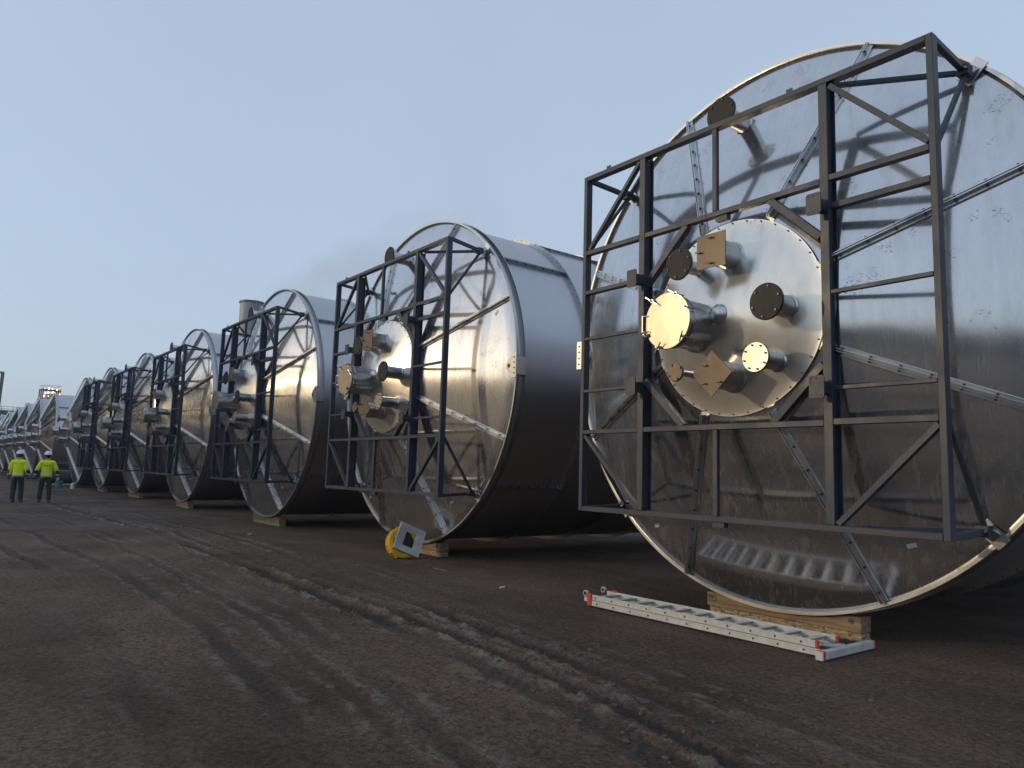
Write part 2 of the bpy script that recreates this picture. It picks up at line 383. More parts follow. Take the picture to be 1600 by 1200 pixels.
def make_tank(framed, top=True):
    root = empty('storage_tank', (0, 0, 0))
    # shell
    b = bmesh.new(); prof = [(RS, .03)] + [(RS, .03 + LENGTH * k / 20) for k in range(1, 21)] + [(0, .03 + LENGTH)]
    lathe_y(b, prof, 0, CZ, 180); build('shell', b, MS, root, True)
    # conical end made of rolled sheets
    b = bmesh.new(); n = 10; lathe_y(b, [(RF + .03, .02)] + [(RF + (1.0 - RF) * k / n, YD * k / n * (RF - 1.0) / (RF - 1.03)) for k in range(0, n + 1)], 0, CZ, 180)
    build('cone_end', b, MF, root, True)
    # rim
    b = bmesh.new(); lathe_y(b, [(RF - .005, -.035), (RO, -.035), (RO, .02), (RF - .005, .02)], 0, CZ, 180, True)
    build('rim_ring', b, MB_, root, True)
    b = bmesh.new()
    lathe_y(b, [(RS - .01, .13), (RS + .09, .13), (RS + .09, .138), (RS + .012, .15), (RS - .01, .15)], 0, CZ, 180, True)
    build('rim_flange', b, MB_, root, True)
    # shell ring flanges with bolts
    for k in range(1, 5):
        y = k * COURSE; b = bmesh.new()
        lathe_y(b, [(RS - .01, y), (RS + .075, y), (RS + .075, y + .012), (RS - .01, y + .012)], 0, CZ, 180, True)
        lathe_y(b, [(RS - .01, y + .02), (RS + .075, y + .02), (RS + .075, y + .032), (RS - .01, y + .032)], 0, CZ, 180, True)
        if k < 3:
            for q in range(120):
                t = 2 * math.pi * (q + .5) / 120; c = Vector(((RS + .05) * math.cos(t), 0, CZ + (RS + .05) * math.sin(t)))
                box(b, c.x - .007, c.x + .007, y - .010, y + .042, c.z - .007, c.z + .007, 1)
        build('ring_flange', b, [MB_, MBOLT], root, False)
    # longitudinal seams
    for k in range(4):
        for a in (40, -40, 140, 220):
            t = R(a + (0 if k % 2 == 0 else 22)); c = Vector((math.cos(t), 0, math.sin(t))); y0 = k * COURSE + (.16 if k == 0 else .04); y1 = (k + 1) * COURSE - .01
            tt = Vector((-c.z, 0, c.x)); b = bmesh.new(); o = Vector((0, 0, CZ))
            for s in (-.012, .012): bar(b, o + c * (RS + .030) + tt * s + Vector((0, y0, 0)), o + c * (RS + .030) + tt * s + Vector((0, y1, 0)), .01, .07, c)
            for j in range(7):
                y = y0 + (y1 - y0) * (j + .5) / 7; bar(b, o + c * (RS + .045) - tt * .035 + Vector((0, y, 0)), o + c * (RS + .045) + tt * .035 + Vector((0, y, 0)), .022, .022, c, 1)
            build('shell_seam', b, [MB_, MBOLT], root)
    # radial seam bars on the cone
    for k in range(8):
        t = R(22.5 + 45 * k); c = Vector((math.cos(t), 0, math.sin(t))); tt = Vector((-c.z, 0, c.x)); o = Vector((0, 0, CZ))
        nrm = Vector((c.x * .325, -.946, c.z * .325)).normalized()
        p = lambda r: o + c * r + Vector((0, coney(r), 0))
        b = bmesh.new(); a0, a1 = p(RF - .02), p(1.09)
        bar(b, a0 + nrm * .012, a1 + nrm * .012, .10, .022, nrm, bev=.004)
        for s in (-.011, .011): bar(b, a0 + nrm * .045 + tt * s, a1 + nrm * .045 + tt * s, .010, .052, nrm)
        for j in range(8):
            q = a0.lerp(a1, (j + .4) / 8) + nrm * .048; bar(b, q - tt * .032, q + tt * .032, .02, .02, nrm, 1)
        build('seam_bar', b, [MSEAM, MBOLT], root)
    # central manway disc
    b = bmesh.new()
    lathe_y(b, [(1.03, YD + .02), (RD_, YD + .0), (RD_, YD - .045), (1.02, YD - .05)] + [(1.02 * (1 - k / 8), YD - .05 - .27 * k / 8) for k in range(1, 9)], 0, CZ, 96)
    disc = build('centre_disc', b, MD, root, True)
    b = bmesh.new()
    for k in range(36):
        t = 2 * math.pi * k / 36; tube(b, (1.04 * math.cos(t), YD - .06, CZ + 1.04 * math.sin(t)), (1.04 * math.cos(t), YD - .04, CZ + 1.04 * math.sin(t)), .008, n=6)
    build('rim_bolts', b, MCD, disc)
    b = bmesh.new(); lathe_y(b, [(.11, coney(.11) - .03), (.105, coney(.11) - .055), (0, coney(0) - .12)], 0, CZ, 32); build('apex_cap', b, MP, disc, True)
    # nozzles: x, z, cap y, cap radius, pipe radius, kind
    noz = [('round', -.39, .585, -1.18, .177, .075, MCD, 6), ('square', .035, .645, -1.17, .18, .145, MC, 0), ('manhole', -.335, -.085, -1.42, .304, .262, MCB, 0),
           ('round', .685, -.005, -1.18, .182, .11, MCD, 6), ('round', .555, -.535, -1.17, .149, .095, MCB, 8), ('diamond', .06, -.655, -1.19, .17, .15, MC, 0),
           ('round', -.48, -.585, -1.12, .102, .034, MC, 4), ('top', -.19, 2.39, -.70, .19, .10, MCD, 6)]
    for kind, x, z, yc, rc, rp, mat, nb in noz:
        if kind == 'top' and not top: continue
        yb = coney(math.hypot(x, z)) + .06; b = bmesh.new(); z += CZ
        seg = 40
        lathe_y(b, [(rp, yb), (rp, yc + .02), (rp * .9, yc + .02), (rp * .9, yc + .012)], x, z, seg)
        yw = coney(math.hypot(x, z - CZ)) - .03
        lathe_y(b, [(rp + .018, yw + .02), (rp + .016, yw), (rp, yw - .012)], x, z, seg)
        if kind in ('round', 'top'):
            lathe_y(b, [(rp, yc + .016), (rc, yc + .016), (rc, yc + .032), (rp, yc + .032)], x, z, seg, True)
        if kind == 'manhole':
            lathe_y(b, [(rp, yc + .10), (rp + .022, yc + .10), (rp + .022, yc + .12), (rp, yc + .12)], x, z, seg, True)
            lathe_y(b, [(rp, yc + .014), (rp + .025, yc + .014), (rp + .025, yc + .03), (rp, yc + .03)], x, z, seg, True)
        nm = 'manhole_neck' if kind == 'manhole' else 'nozzle'
        pipe = build(nm, b, MP, root, True)
        b = bmesh.new()
        if kind in ('square', 'diamond'):
            rot = 0 if kind == 'square' else 45
            cs = [(x + rc * 1.414 * math.cos(R(45 + rot + 90 * k)), z + rc * 1.414 * math.sin(R(45 + rot + 90 * k))) for k in range(4)]
            poly_plate(b, cs, yc, yc + .011)
            cov = build('cover_plate', b, mat, pipe)
            b = bmesh.new()
            for k, (ax, az) in enumerate(((-.8, 0), (0, .75), (0, -.75))):
                ca, sa = math.cos(R(rot)), math.sin(R(rot)); qx, qz = x + rc * (ax * ca - az * sa), z + rc * (ax * sa + az * ca)
                tube(b, (qx, yc - .035, qz), (qx, yc, qz), .007, n=8); bar(b, (qx - .035, yc - .028, qz + .004), (qx + .035, yc - .028, qz - .004), .014, .014)
            build('wing_nut', b, MBOLT, cov)
        else:
            lathe_y(b, [(0, yc), (rc - .006, yc), (rc, yc + .004), (rc, yc + .012), (0, yc + .012)], x, z, seg)
            for k in range(nb):
                t = 2 * math.pi * (k + .3) / nb; q = (x + rc * .82 * math.cos(t), z + rc * .82 * math.sin(t)); tube(b, (q[0], yc - .014, q[1]), (q[0], yc + .04, q[1]), .011, n=8, mi=1)
            cov = build('cover_plate', b, [mat, MBOLT], pipe, True, ang=18)
            if kind == 'manhole':
                for t in (20, 62, 128, 205, 252, 318):
                    t = R(t); dx, dz = math.cos(t), math.sin(t); px_, pz_ = x + rc * .97 * dx, z + rc * .97 * dz; b = bmesh.new()
                    tube(b, (px_, yc - .07, pz_), (px_, yc + .10, pz_), .009, n=8); tube(b, (px_, yc - .034, pz_), (px_, yc - .012, pz_), .022, n=10)
                    bar(b, (px_ - .07 * dz - .02, yc - .05, pz_ + .05), (px_ + .07 * dz + .02, yc - .03, pz_ - .05), .011, .011)
                    build('clamp', b, MP, cov)
                b = bmesh.new(); hx = x - rc - .01
                bar(b, (hx, yc - .03, z - .09), (hx, yc - .03, z + .09), .012, .012); bar(b, (hx, yc - .03, z + .085), (hx + .06, yc, z + .085), .012, .012); bar(b, (hx, yc - .03, z - .085), (hx + .06, yc, z - .085), .012, .012)
                build('handle', b, MP, cov)
    # lifting lugs at both sides of the rim
    for s in (-1, 1):
        b = bmesh.new(); x0 = s * (RF - .02)
        pts = [(x0 + s * .10, CZ - .20), (x0 + s * .10, CZ + .20), (x0, CZ + .20), (x0 - s * .16, CZ + .04), (x0 - s * .16, CZ - .04), (x0, CZ - .20)]
        poly_plate(b, pts, -.09, -.065)
        box(b, min(x0, x0 + s * .08), max(x0, x0 + s * .08), -.07, .12, CZ - .15, CZ + .15)
        for q in (-.13, -.045, .045, .13): tube(b, (x0 + s * .05, -.100, CZ + q), (x0 + s * .05, -.085, CZ + q), .012, n=10, mi=1)
        tube(b, (x0 - s * .09, -.095, CZ), (x0 - s * .09, -.085, CZ), .035, n=16, mi=1)
        build('lifting_lug', b, [MSEAM, MBOLT], root)
    # small feet/stickers
    for x, z in ((2.62, .93), (1.5, -2.28), (-1.62, -2.32), (-2.6, 1.5)):
        b = bmesh.new(); r = math.hypot(x, z); c = Vector((x / r, 0, z / r)); nrm = Vector((c.x * .325, -.946, c.z * .325)).normalized(); p = Vector((x, coney(r), CZ + z)) + nrm * .004
        ang = R(15 + 40 * (x > 2) * 1.0); d = Vector((math.cos(ang), 0, math.sin(ang))); d = (d - nrm * d.dot(nrm)).normalized()
        bar(b, p - d * .045, p + d * .045, .04, .003, nrm); build('sticker', b, MWH, root)
    if framed:
        Y0 = -.816; D = .10
        def hb(bm, u0, u1, v0, v1, d=D, y=Y0):
            x0, z0 = P2(u0, v0); x1, z1 = P2(u1, v1); box(bm, x0, x1, y, y + d, z0, z1, bev=.004)
        def db(bm, a, c, w_=.05, d=.05, y=Y0 + .006):
            xa, za = P2(*a); xb, zb = P2(*c); bar(bm, (xa, y + d / 2, za), (xb, y + d / 2, zb), w_, d, (0, 1, 0), bev=.003)
        # note: bar(): w_ lies across, h_ along y
        b = bmesh.new()
        hb(b, 0, .06, 0, 4.4); hb(b, 4.367, 4.427, 0, 4.4); hb(b, .062, 4.365, 4.338, 4.4); hb(b, .062, 4.365, 0, .06)
        fr = build('support_frame', b, MFR, root)
        for u in (.995, 3.35):
            b = bmesh.new()
            hb(b, u, u + .09, .062, 4.336, d=.014, y=Y0 - .002); hb(b, u, u + .09, .062, 4.336, d=.014, y=Y0 + .146); hb(b, u + .035, u + .055, .062, 4.336, d=.132, y=Y0 + .013)
            build('post', b, MFR, fr)
        for u0, u1, v0, v1 in ((.062, .993, 3.32, 3.38), (1.087, 3.348, 3.32, 3.38), (3.442, 4.365, 3.335, 3.395), (.062, .993, 2.79, 2.84), (.062, .993, 2.18, 2.22), (.062, .993, 1.50, 1.54),
                               (3.442, 4.365, 3.05, 3.11), (3.442, 4.365, 2.22, 2.26), (3.442, 4.365, 1.305, 1.345), (.062, .993, .97, 1.02), (1.087, 3.348, .97, 1.03), (3.442, 4.365, .98, 1.04)):
            b = bmesh.new(); hb(b, u0, u1, v0, v1, d=.08 if v1 - v0 > .045 else .045); build('crossbeam', b, MFR, fr)
        for v0, v1 in ((3.382, 4.336), (.062, .968)):
            b = bmesh.new(); hb(b, 2.08, 2.14, v0, v1, d=.05); build('short_post', b, MFR, fr)
        for a, c, ww in (((.98, 4.32), (.10, 3.39), .05), ((3.46, 4.30), (4.36, 3.42), .055), ((4.36, .96), (3.46, .07), .055), ((.08, .95), (.99, .07), .05),
                         ((1.09, 2.74), (1.71, 3.33), .075), ((2.78, 3.33), (3.34, 2.80), .075), ((1.10, 1.58), (1.66, 1.02), .075), ((3.34, 1.56), (2.80, 1.02), .075)):
            b = bmesh.new(); db(b, a, c, ww, .06 if ww < .07 else .085); build('brace', b, MFR, fr)
        # returns to the rim at each corner, with inclined struts
        for su, sv in ((0, 0), (0, 1), (1, 0), (1, 1)):
            cu = .03 if su == 0 else 4.397; cv = .03 if sv == 0 else 4.37
            x, z = P2(cu, cv); bx = (2.13 if su else -2.13); bz = CZ + (2.10 if sv else -2.10)
            E_ = Vector((bx * 1.0, -.13, bz))
            lst = [((x, Y0 + D, z), .055), ((x, Y0 + D, z - .95 if sv else z + .95), .04)]
            pu = 1.04 if su == 0 else 3.40; px_, _ = P2(pu, 0); lst.append(((px_, Y0 + .16, z), .045))
            for st, ww in lst:
                b = bmesh.new(); bar(b, st, E_, ww, ww, bev=.003); build('strut', b, MFR, fr)
            b = bmesh.new(); dz = Vector((bx, 0, bz - CZ)).normalized()
            box(b, bx - .05, bx + .05, -.22, -.11, bz - .05, bz + .05); 
            bar(b, (bx, -.13, bz), Vector((bx, -.02, bz)) + dz * .10, .09, .03, (dz.x, 0, dz.z), 1)
            bar(b, Vector((bx, -.06, bz)) - dz * .08, Vector((bx, -.05, bz)) + dz * .16, .14, .012, (0, 1, 0), 1)
            for s in (-.035, .035): tube(b, (bx + s, -.25, bz), (bx + s, -.22, bz), .012, n=8, mi=1)
            build('bracket', b, [MFR, MB_], fr)
        # bolting plates standing off the two posts
        for u, v in ((1.03, 2.80), (1.03, 1.50), (3.375, 3.08), (3.375, 1.325)):
            b = bmesh.new(); x, z = P2(u, v); r = .022; W_, H_ = .075, .105
            pts = [(x + sx * (W_ - r) + r * math.cos(R(a)), z + sz * (H_ - r) + r * math.sin(R(a))) for sx, sz, aa in ((1, 1, (0, 45, 90)), (-1, 1, (90, 135, 180)), (-1, -1, (180, 225, 270)), (1, -1, (270, 315, 360))) for a in aa]
            poly_plate(b, pts, Y0 - .162, Y0 - .148); box(b, x - .03, x + .05, Y0 - .148, Y0 - .003, z - .055, z + .055)
            for sx in (-.05, 0, .05):
                for sz in (-.08, .08): tube(b, (x + sx, Y0 - .165, z + sz), (x + sx, Y0 - .161, z + sz), .007, n=6, mi=1)
            build('bolting_plate', b, [MFR, MBK], fr)
        for u, v, s in ((.42, 4.40, 1), (3.02, 4.40, 1), (2.2, 3.32, -1), (2.15, 0, -1)):
            b = bmesh.new(); x, z = P2(u, v)
            if s > 0: box(b, x - .035, x + .035, Y0 + .03, Y0 + .04, z, z + .05)
            else: box(b, x - .09, x + .06, Y0 + .02, Y0 + .09, z - .055, z - .002)
            build('tab', b, MFR, fr)
    return root

TANKS = [(-4.8335, 7.417, 0), (-12.66, 7.45, .02), (-20.32, 7.33, .02), (-28.66, 7.28, .03), (-36.78, 7.31, .03), (-43.87, 7.14, .02), (-50.3, 6.95, .0),
         (-64.4, 6.9, 0), (-70.4, 6.55, 0), (-77.8, 6.4, 0), (-85.4, 6.3, 0), (-93.6, 6.2, 0), (-101.5, 6.1, 0)]
TL = ['large stainless tank on its side with dark frame, nearest, behind the ladder',
      'stainless tank with dark frame, second nearest, yellow plastic ring at its foot',
      'stainless tank with dark frame, third along the row, in front of the pale silo',
      'stainless tank with dark frame, fourth along the row, half hidden by the third',
      'stainless tank with dark frame, fifth along the row of framed tanks',
      'stainless tank with dark frame, farthest of the framed ones',
      'frameless stainless tank right behind the farthest framed tank, over the junk pile',
      'frameless stainless tank beyond the gap, above the right-hand worker, nearest of the far group',
      'frameless stainless tank, second of the far group, between the two workers',
      'frameless stainless tank, third of the far group, behind the left-hand worker',
      'frameless stainless tank, fourth of the far group, left of the workers',
      'frameless stainless tank, fifth of the far group, near the left edge',
      'frameless stainless tank farthest away, cut by the left picture edge']
protoF = make_tank(True); protoN = make_tank(False, False)
for i, (x, y, dz) in enumerate(TANKS):
    if i == 0: o = protoF
    elif i == 6: o = protoN
    else: o = copy_tree(protoF if i < 6 else protoN)
    o.location = (x, y, dz); tag(o, TL[i], 'tank', 'steel tanks lying in a long row')

# ------------------------------------------------------------------ timber beams under the rims
def ring_mark(b, x, y, z, r, mi):
    n = 20
    A = [b.verts.new((x + r * math.cos(6.2832 * k / n), y, z + r * math.sin(6.2832 * k / n))) for k in range(n)]
    B = [b.verts.new((x + r * .72 * math.cos(6.2832 * k / n), y, z + r * .72 * math.sin(6.2832 * k / n))) for k in range(n)]
    for k in range(n): f = b.faces.new((A[k], A[(k + 1) % n], B[(k + 1) % n], B[k])); f.material_index = mi
def beam(x, y, rz, label, plank):
    root = empty('timber_beam', (x, y, 0), rz); L0, L1 = -.96, .91
    b = bmesh.new(); box(b, L0, L1, 0, .20, .075, .232, bev=.008); body = build('beam', b, MWOOD, root)
    b = bmesh.new(); box(b, L0 + .03, L1 - .005, .012, .19, -.02, .073, bev=.006); build('base_plank', b, MOSB, root)
    b = bmesh.new(); ring_mark(b, L0 + .05, -.0025, .180, .030, 0); tube(b, (L0 + .06, -.003, .185), (L0 + .06, -.02, .185), .007, n=8); ring_mark(b, L0 + .115, -.0025, .162, .034, 0)
    ring_mark(b, L1 - .10, -.0025, .185, .032, 0); tube(b, (L1 - .10, -.003, .185), (L1 - .10, -.012, .185), .014, n=8)
    build('screw_ring', b, MBOLT, body)
    tag(root, label, 'timber beam', 'timber beams under the tank rims'); return root
BLAB = ['long timber beam under the nearest tank, right behind the ladder', 'timber beam under the second tank, beside the yellow ring',
        'timber beam under the third framed tank from the camera', 'timber beam under the fourth framed tank from the camera',
        'timber beam under the fifth framed tank from the camera', 'timber beam under the farthest framed tank']
bp = None
for i in range(6):
    x, y, dz = TANKS[i]; rz = [0, 0, R(1.5), R(-2), R(2), R(-1)][i]
    if bp is None: bp = o = beam(x, y + .045, 0, BLAB[0], True)
    else: o = copy_tree(bp); o.location = (x, y + .045, .0); o.rotation_euler = (0, 0, rz); o['label'] = BLAB[i]
    if i == 1: o.location.z = .02

# ------------------------------------------------------------------ aluminium ladder
def ladder():
    root = empty('extension_ladder', (-6.70, 6.42, .0), R(.6)); W_ = .42
    for s, z0, x0, x1 in ((0, .012, 0.0, 2.93), (1, .078, .02, 2.88)):
        yy = [(0, .028), (W_ - .028, W_)] if s == 0 else [(.004, .030), (W_ - .030, W_ - .004)]
        for k, (ya, yb) in enumerate(yy):
            b = bmesh.new(); dx = .06 * k * 0
            a0, a1 = x0 + (.0 if k == 0 else -.12), x1 + (0 if k == 0 else -.02)
            box(b, a0, a1, ya, yb, z0, z0 + .062, bev=.004)
            box(b, a0, a1, ya - .003, ya, z0 + .004, z0 + .014); box(b, a0, a1, ya - .003, ya, z0 + .048, z0 + .058)
            for j in range(11):
                x = .12 + .265 * j + s * -.03; yq = ya - .004
                tube(b, (x, yq, z0 + .031), (x, yq + .003, z0 + .031), .010, n=8, mi=1)
            rail = build('rail', b, [MALU, MBK], root)
            b = bmesh.new(); box(b, a1, a1 + .022, ya - .005, yb + .005, z0 - .003, z0 + .066, bev=.003); build('end_cap', b, MRED, rail)
        for j in range(11):
            x = .12 + .265 * j - s * .03; b = bmesh.new()
            poly = [(x - .035, z0 + .045), (x, z0 + .010), (x + .035, z0 + .045)]
            A = [b.verts.new((px_, yy[0][1], pz_)) for px_, pz_ in poly]; B = [b.verts.new((px_, yy[1][0], pz_)) for px_, pz_ in poly]
            b.faces.new(A); b.faces.new(B[::-1])
            for k in range(3): b.faces.new((A[k], B[k], B[(k + 1) % 3], A[(k + 1) % 3]))
            build('rung', b, MALU, root)
    for y in (.01, W_ - .01):
        b = bmesh.new(); tube(b, (-.075 + (-.1 if y > .1 else 0), y - .018, .145), (-.075 + (-.1 if y > .1 else 0), y + .018, .145), .034, n=20); wh = build('wheel', b, MALU, root, True)
        b = bmesh.new(); tube(b, (-.075 + (-.1 if y > .1 else 0), y - .021, .145), (-.075 + (-.1 if y > .1 else 0), y + .021, .145), .023, n=16); build('hub', b, MBK, wh, True)
    b = bmesh.new(); box(b, -.10, -.03, -.002, .028, .05, .105, bev=.006); build('wheel_bracket', b, MALU, root)
    b = bmesh.new(); box(b, -.04, .035, -.012, .034, .006, .150, bev=.008); build('rail_clip', b, MRED, root)
    b = bmesh.new(); box(b, -.02, .05, W_ - .03, W_ + .01, .13, .158, bev=.006); build('rail_clip', b, MRED, root)
    # cross foot
    b = bmesh.new(); box(b, 2.955, 3.02, -.10, .80, .006, .078, bev=.006); ft = build('stabiliser_bar', b, MALU, root)
    for ya, yb in ((-.125, -.102), (.802, .822)):
        b = bmesh.new(); box(b, 2.952, 3.023, ya, yb, .004, .080, bev=.004); build('foot_cap', b, MRED if ya > 0 else MALU, ft)
    b = bmesh.new(); box(b, 2.952, 3.024, -.100, -.075, .002, .083); build('foot_cap', b, MRED, ft)
    b = bmesh.new(); bar(b, (2.90, .09, .10), (3.0, .34, .08), .02, .02); build('brace_strap', b, MALU, ft)
    tag(root, 'two-section aluminium ladder with red end caps lying on the ground', 'ladder')
ladder()

# ------------------------------------------------------------------ yellow ring with square metal flange leaning at the second tank
def yellow():
    root = empty('duct_flange', (-11.95, 6.95, 0)); 
    # local frame: normal n pointing to the camera side, tilted
    T = Matrix.Translation((0.02, 0, .31)) @ Matrix.Rotation(R(84), 4, 'Z') @ Matrix.Rotation(R(-18), 4, 'X') @ Matrix.Rotation(R(24), 4, 'Y')
    b = bmesh.new(); s, i_ = .25, .115
    def fr(bm, s0, s1, y0, y1):
        O = [(s0, s0), (-s0, s0), (-s0, -s0), (s0, -s0)]; I = [(s1 * .75, s1), (-s1 * .75, s1), (-s1 * .75, -s1), (s1 * .75, -s1)]
        vO = [[bm.verts.new((x, y, z)) for x, z in O] for y in (y0, y1)]; vI = [[bm.verts.new((x, y, z)) for x, z in I] for y in (y0 + .03, y1)]
        for k in range(4):
            l = (k + 1) % 4
            bm.faces.new((vO[0][k], vO[0][l], vI[0][l], vI[0][k])); bm.faces.new((vO[1][k], vI[1][k], vI[1][l], vO[1][l]))
            bm.faces.new((vO[0][k], vO[1][k], vO[1][l], vO[0][l])); bm.faces.new((vI[0][k], vI[0][l], vI[1][l], vI[1][k]))
    fr(b, s, .13, -.05, -.005)
    for sx in (-.17, .17):
        for sz in (-.19, .19): tube(b, (sx, -.06, sz), (sx, -.035, sz), .014, n=8)
    b.transform(T); build('square_flange', b, MALU, root)
    b = bmesh.new(); lathe_y(b, [(.26, .0), (.285, .015), (.285, .05), (.26, .065), (.255, .15), (.275, .165), (.275, .19), (.22, .20), (.20, .19), (.20, .01)], 0, 0, 40, True)
    for k in range(12):
        t = 6.2832 * k / 12; bar(b, (.265 * math.cos(t), .06, .265 * math.sin(t)), (.265 * math.cos(t), .16, .265 * math.sin(t)), .02, .03)
    b.transform(Matrix.Translation((0, 0, 0)) @ T @ Matrix.Translation((-.08, .0, -.07))); yr_ = build('plastic_ring', b, MYEL, root, True)
    b = bmesh.new()
    for k in range(8):
        t = 6.2832 * (k + .5) / 8; c = Vector((.258 * math.cos(t), .105, .258 * math.sin(t))); d = Vector((math.cos(t), 0, math.sin(t))); tube(b, c, c + d * .004, .018, n=10)
    b.transform(T @ Matrix.Translation((-.08, .0, -.07))); build('hole', b, MBK, yr_)
    b = bmesh.new(); b.verts.ensure_lookup_table()
    n = 4; box(b, -.12, .12, .02, .03, -.16, .16); b.transform(T); build('dark_opening', b, MBK, root)  # black sheet stands in for the shade inside the flange opening
    tag(root, 'square aluminium flange with yellow plastic ring leaning at the second tank', 'flange')
yellow()
# little black jack stand under the second rim
b = bmesh.new(); bar(b, (-.10, 0, 0), (0, 0, .26), .03, .03); bar(b, (.10, 0, 0), (0, 0, .26), .03, .03); bar(b, (0, .12, 0), (0, 0, .26), .03, .03); bar(b, (-.13, 0, .02), (.13, 0, .02), .03, .02); tube(b, (0, 0, .22), (0, 0, .34), .02, n=10)
o = build('jack_stand', b, MBK, None, False, (-13.55, 7.42, 0)); tag(o, 'small black jack stand under the left rim of the second tank', 'stand')
# scraps lying about
def scrap(name, x, y, l, w_, a, m, label, cat, group=None):
    b = bmesh.new(); box(b, -l / 2, l / 2, -w_ / 2, w_ / 2, .0, .012, bev=.003)
    for v in b.verts: v.co.z += .01 * math.sin(v.co.x * 30)
    o = build(name, b, m, None, False, (x, y, gz(x, y) + .006)); o.rotation_euler = (0, 0, a); tag(o, label, cat, group); return o
scrap('wood_splinter', -10.3, 6.6, .30, .03, .3, MWOOD, 'pale wood splinter on the soil right of the yellow ring', 'splinter')
scrap('paper_scrap', -2.02, 6.15, .07, .025, .2, MWH, 'small white scrap on the soil, lower right, near the picture edge', 'scrap')
scrap('paper_scrap', -8.35, 6.35, .08, .03, .9, MWH, 'small white scrap on the soil between the second tank and the ladder', 'scrap')
scrap('paper_scrap', -17.2, 5.9, .10, .04, .4, MWH, 'small white scrap on the soil below the third tank', 'scrap')

# ------------------------------------------------------------------ workers
def skin(pts, edges, rad, sub=2, root=0):
    me = bpy.data.meshes.new('tmp'); me.from_pydata([Vector(p) for p in pts], edges, []); o = bpy.data.objects.new('tmp', me); COL.objects.link(o)
    md = o.modifiers.new('s', 'SKIN'); md.use_smooth_shade = True
    for k, r in enumerate(rad):
        sv = me.skin_vertices[0].data[k]; sv.radius = r if isinstance(r, tuple) else (r, r); sv.use_root = (k == root)
    ms = o.modifiers.new('u', 'SUBSURF'); ms.levels = sub; ms.render_levels = sub
    bpy.context.view_layer.update(); dg = bpy.context.evaluated_depsgraph_get()
    m2 = bpy.data.meshes.new_from_object(o.evaluated_get(dg)); bpy.data.objects.remove(o); return m2
def link_mesh(name, me, mats, parent):
    me.materials.clear()
    for m in mats: me.materials.append(m)
    o = bpy.data.objects.new(name, me); COL.objects.link(o); o.parent = parent; me.name = name
    me.polygons.foreach_set('use_smooth', [True] * len(me.polygons)); return o
